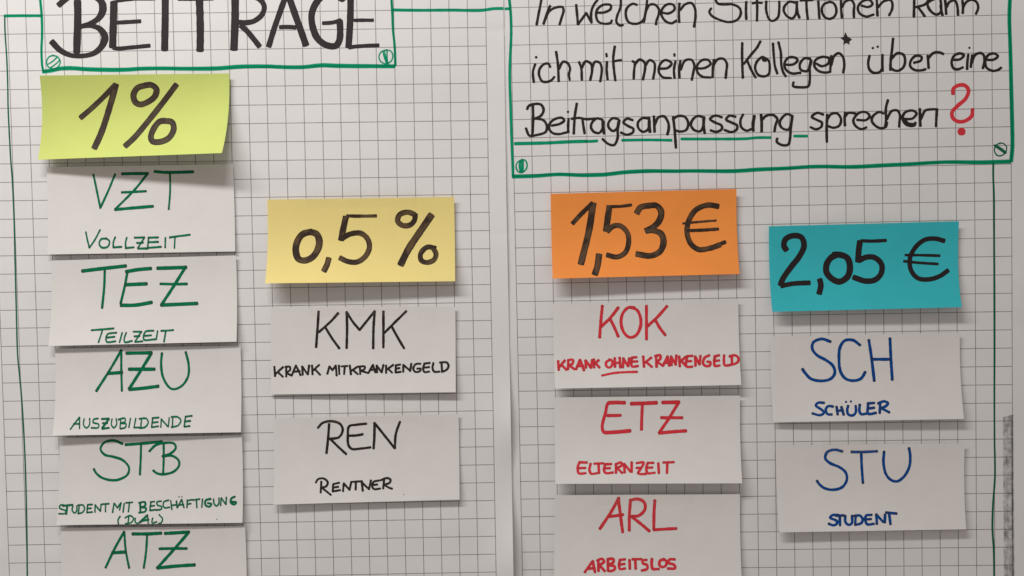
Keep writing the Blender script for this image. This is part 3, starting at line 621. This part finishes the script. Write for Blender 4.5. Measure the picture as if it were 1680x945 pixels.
write(c, r, 'lettering', R_INK, 900, 470, 25, 23, '463,167 450,300 440,438; 600,182 540,260 455,345; 530,280 570,360 600,430; 740,182 690,180 640,230 624,310 650,398 700,438 750,423 790,350 792,270 760,202 700,180; 843,167 843,300 843,455; 1020,170 940,260 855,340; 920,290 960,360 1005,418')
write(c, r, 'lettering', R_INK, 900, 470, 22, 20, '''82,642 88,720; 140,637 90,695; 110,675 155,718; 170,637 167,713; 165,634 210,632 205,665 172,680; 177,680 225,713; 237,713 270,632; 270,632 305,722; 247,687 300,682; 318,637 322,700; 320,637 365,700; 365,700 375,632; 390,627 392,698; 432,634 395,665; 405,660 438,698;
 530,632 497,652 497,685 527,698 549,670 545,637 520,628; 570,617 572,693; 612,612 618,698; 574,660 612,655; 645,617 640,698; 645,622 685,688; 685,688 695,617; 720,612 714,650 717,688 770,685; 717,612 758,609; 717,648 765,645;
 815,602 822,693; 885,612 825,660; 840,650 890,693; 925,597 930,693; 917,600 960,592 962,620 930,650; 932,648 985,683; 985,683 1025,602; 1025,602 1040,683; 992,660 1035,655; 1055,602 1060,678; 1055,602 1095,673; 1095,675 1100,592; 1125,602 1130,688; 1180,607 1130,650; 1145,642 1180,682;
 1192,602 1187,688 1240,690; 1190,600 1240,597; 1190,645 1230,642; 1262,602 1265,683; 1262,602 1300,670; 1300,672 1308,597; 1385,592 1345,612 1330,660 1350,683 1388,680 1393,652 1365,647; 1435,602 1427,640 1432,683 1475,680; 1427,602 1470,592; 1430,642 1470,637; 1512,592 1510,640 1517,678 1560,678; 1577,597 1580,670; 1557,602 1600,592 1633,612 1633,645 1600,668 1562,675''')
write(c, r, 'underline', R_INK, 900, 470, 20, 19, '460,767 560,746 660,738 763,735')
c, r = card('white card lettered ETZ and ELTERNZEIT in red', M_WHITE, ((909.5, 652), (1214.3, 649), (1217.7, 792.9), (911.4, 793.8)), (15, 14), GW)
write(c, r, 'lettering', R_INK, 900, 630, 25, 31, '655,161 560,160 512,168 490,250 462,365 475,412 560,415 702,403; ~27 508,272 620,270; 712,170 820,166 930,161; 808,172 803,280 800,393; 982,159 1122,157; ~27 1118,162 1040,290 952,420; ~30 952,422 1060,412 1183,403; ~26 970,290 1150,290')
write(c, r, 'lettering', R_INK, 900, 630, 22, 20, '268,672 252,710 260,768 320,768; 264,674 330,676; 258,725 318,723; 362,687 352,740 367,772 418,768; 392,686 470,683; 430,692 435,768; 487,692 477,740 492,766 555,762; 482,691 540,689; 482,727 530,724; 580,692 580,766; 577,690 625,677 630,700 585,725; 592,727 635,766; 652,687 655,763; 652,690 705,753; 715,758 715,672; 757,681 818,677 770,765; 770,768 792,776 840,774; 757,722 800,722; 852,686 842,720 852,766 915,764; 852,679 905,679; 847,721 895,719; 945,682 950,768; 988,676 1080,673; 1022,682 1020,768')
c, r = card('white card lettered ARL and ARBEITSLOS in red, at the bottom edge', M_WHITE, ((910.5, 812.2), (1214, 810.7), (1217, 954), (909, 957)), (8, 8), GW)
write(c, r, 'lettering', R_INK, 900, 765, 25, 25, '605,272 540,390 442,538; 600,277 620,430 638,568; 527,432 580,426 642,416; 705,297 696,420 695,553; 702,292 770,282 823,310 830,370 780,423 717,432; 722,438 800,500 868,558; 915,294 908,400 906,543; 907,547 1000,541 1100,536')
write(c, r, 'lettering', R_INK, 900, 765, 23, 22, '312,912 380,817; 380,817 400,912; 347,882 395,877; 428,807 430,903; 417,812 460,797 478,820 435,853; 442,857 485,903; 510,802 512,898; 507,801 555,797 558,825 515,850; 517,852 568,862 568,888 530,903 514,900; 615,806 607,850 614,883 660,880; 612,806 660,801; 610,846 655,841; 697,807 700,883; 722,801 800,799; 747,807 750,883; 845,807 812,810 812,835 848,850 848,883 802,898; 890,797 888,850 897,883 950,884; 1000,802 962,812 954,848 980,868 1013,850 1010,812 985,797; 1088,802 1042,802 1032,830 1083,850 1088,878 1027,880')
tape(c, r, 977, 805, 1140, 829, sheet=right)
c, r = card('turquoise card reading 2,05 € in black', M_TEAL, ((1261.5, 371.3), (1573.3, 363), (1578, 504), (1267.2, 511.5)), (13, 15), GC, 2.6, top=0.006)
write(c, r, 'lettering', K_SOLID, 1260, 350, 50, 44, '~50 160,318 137,280 152,222 220,192 288,208 310,280 270,370 200,460 130,560 107,618; ~42 112,625 220,605 360,598; ~50 445,568 455,620 440,692; ~54 560,357 620,357 680,382 705,450 688,540 620,588 560,570 505,510 505,440 545,380 600,354; ~30 800,236 900,239 1018,233; ~52 792,240 780,330 776,415; ~48 780,407 850,377 920,382 978,440 973,520 920,573 840,583 735,550; ~40 1520,238 1440,218 1350,228 1270,292 1222,390 1232,490 1290,558 1390,568 1480,540 1552,490; ~24 1180,360 1300,360 1480,365; ~24 1168,412 1300,426 1465,436', cap=0.4, rough=0.07)
tape(c, r, 1330, 346, 1478, 372, -0.02, sheet=right)
c, r = card('white card lettered SCH and SCHÜLER in blue', M_WHITE, ((1264.2, 552.5), (1574.7, 545.6), (1581.7, 687.3), (1268.6, 692.9)), (6, 10), GW)
write(c, r, 'lettering', B_INK, 1260, 530, 24, 24, '538,160 460,137 390,167 381,220 420,275 500,320 560,370 575,430 540,480 460,498 370,480 320,430 297,397; 793,190 730,147 660,152 620,210 611,310 625,420 670,480 740,496 800,478 837,422; 868,147 890,290 915,498; 1050,132 1058,300 1070,488; 895,312 1050,312')
write(c, r, 'lettering', B_INK, 1260, 530, 22, 21, '483,687 430,687 412,710 460,745 483,770 450,793 382,778; 560,719 517,716 497,745 512,783 550,788; 590,720 600,788; 632,722 652,790; 592,757 645,750; 690,712 682,750 692,788 730,795 755,770 755,712; *672,679 10; *714,675 10; 790,702 787,760 802,784 850,780; 862,697 862,780 930,774; 857,692 915,688; 865,736 915,729; 965,692 962,775; 947,692 1000,674 1033,690 1010,718 970,730; 972,732 1045,769')
c, r = card('white card lettered STU and STUDENT in blue, lowest in the right column', M_WHITE, ((1272.9, 731), (1582.8, 727.5), (1585.2, 868.5), (1278.6, 873.4)), (9, 8), GW)
write(c, r, 'lettering', B_INK, 1270, 710, 22, 22, '588,160 520,146 457,167 441,220 480,260 560,295 615,340 627,400 590,465 510,491 430,475 387,440 369,413; 667,165 780,165 888,159; 750,170 755,300 765,433; 947,162 942,260 965,360 1010,408 1060,418 1120,375 1165,290 1172,200 1162,132')
write(c, r, 'lettering', B_INK, 1270, 710, 22, 21, '555,707 502,710 482,730 540,760 540,783 510,797 470,783; 532,716 600,711; 565,722 568,798; 612,714 615,770 642,793 668,780 672,714; 702,716 698,788; 692,714 740,714 763,745 750,778 697,793; 840,707 792,714 787,760 802,788 860,784; 792,746 835,743; 880,702 885,785; 882,707 940,768; 953,773 955,705; 962,686 1055,696; 990,692 1002,788')
tape(c, r, 1347, 715, 1440, 745, -0.01, sheet=right)
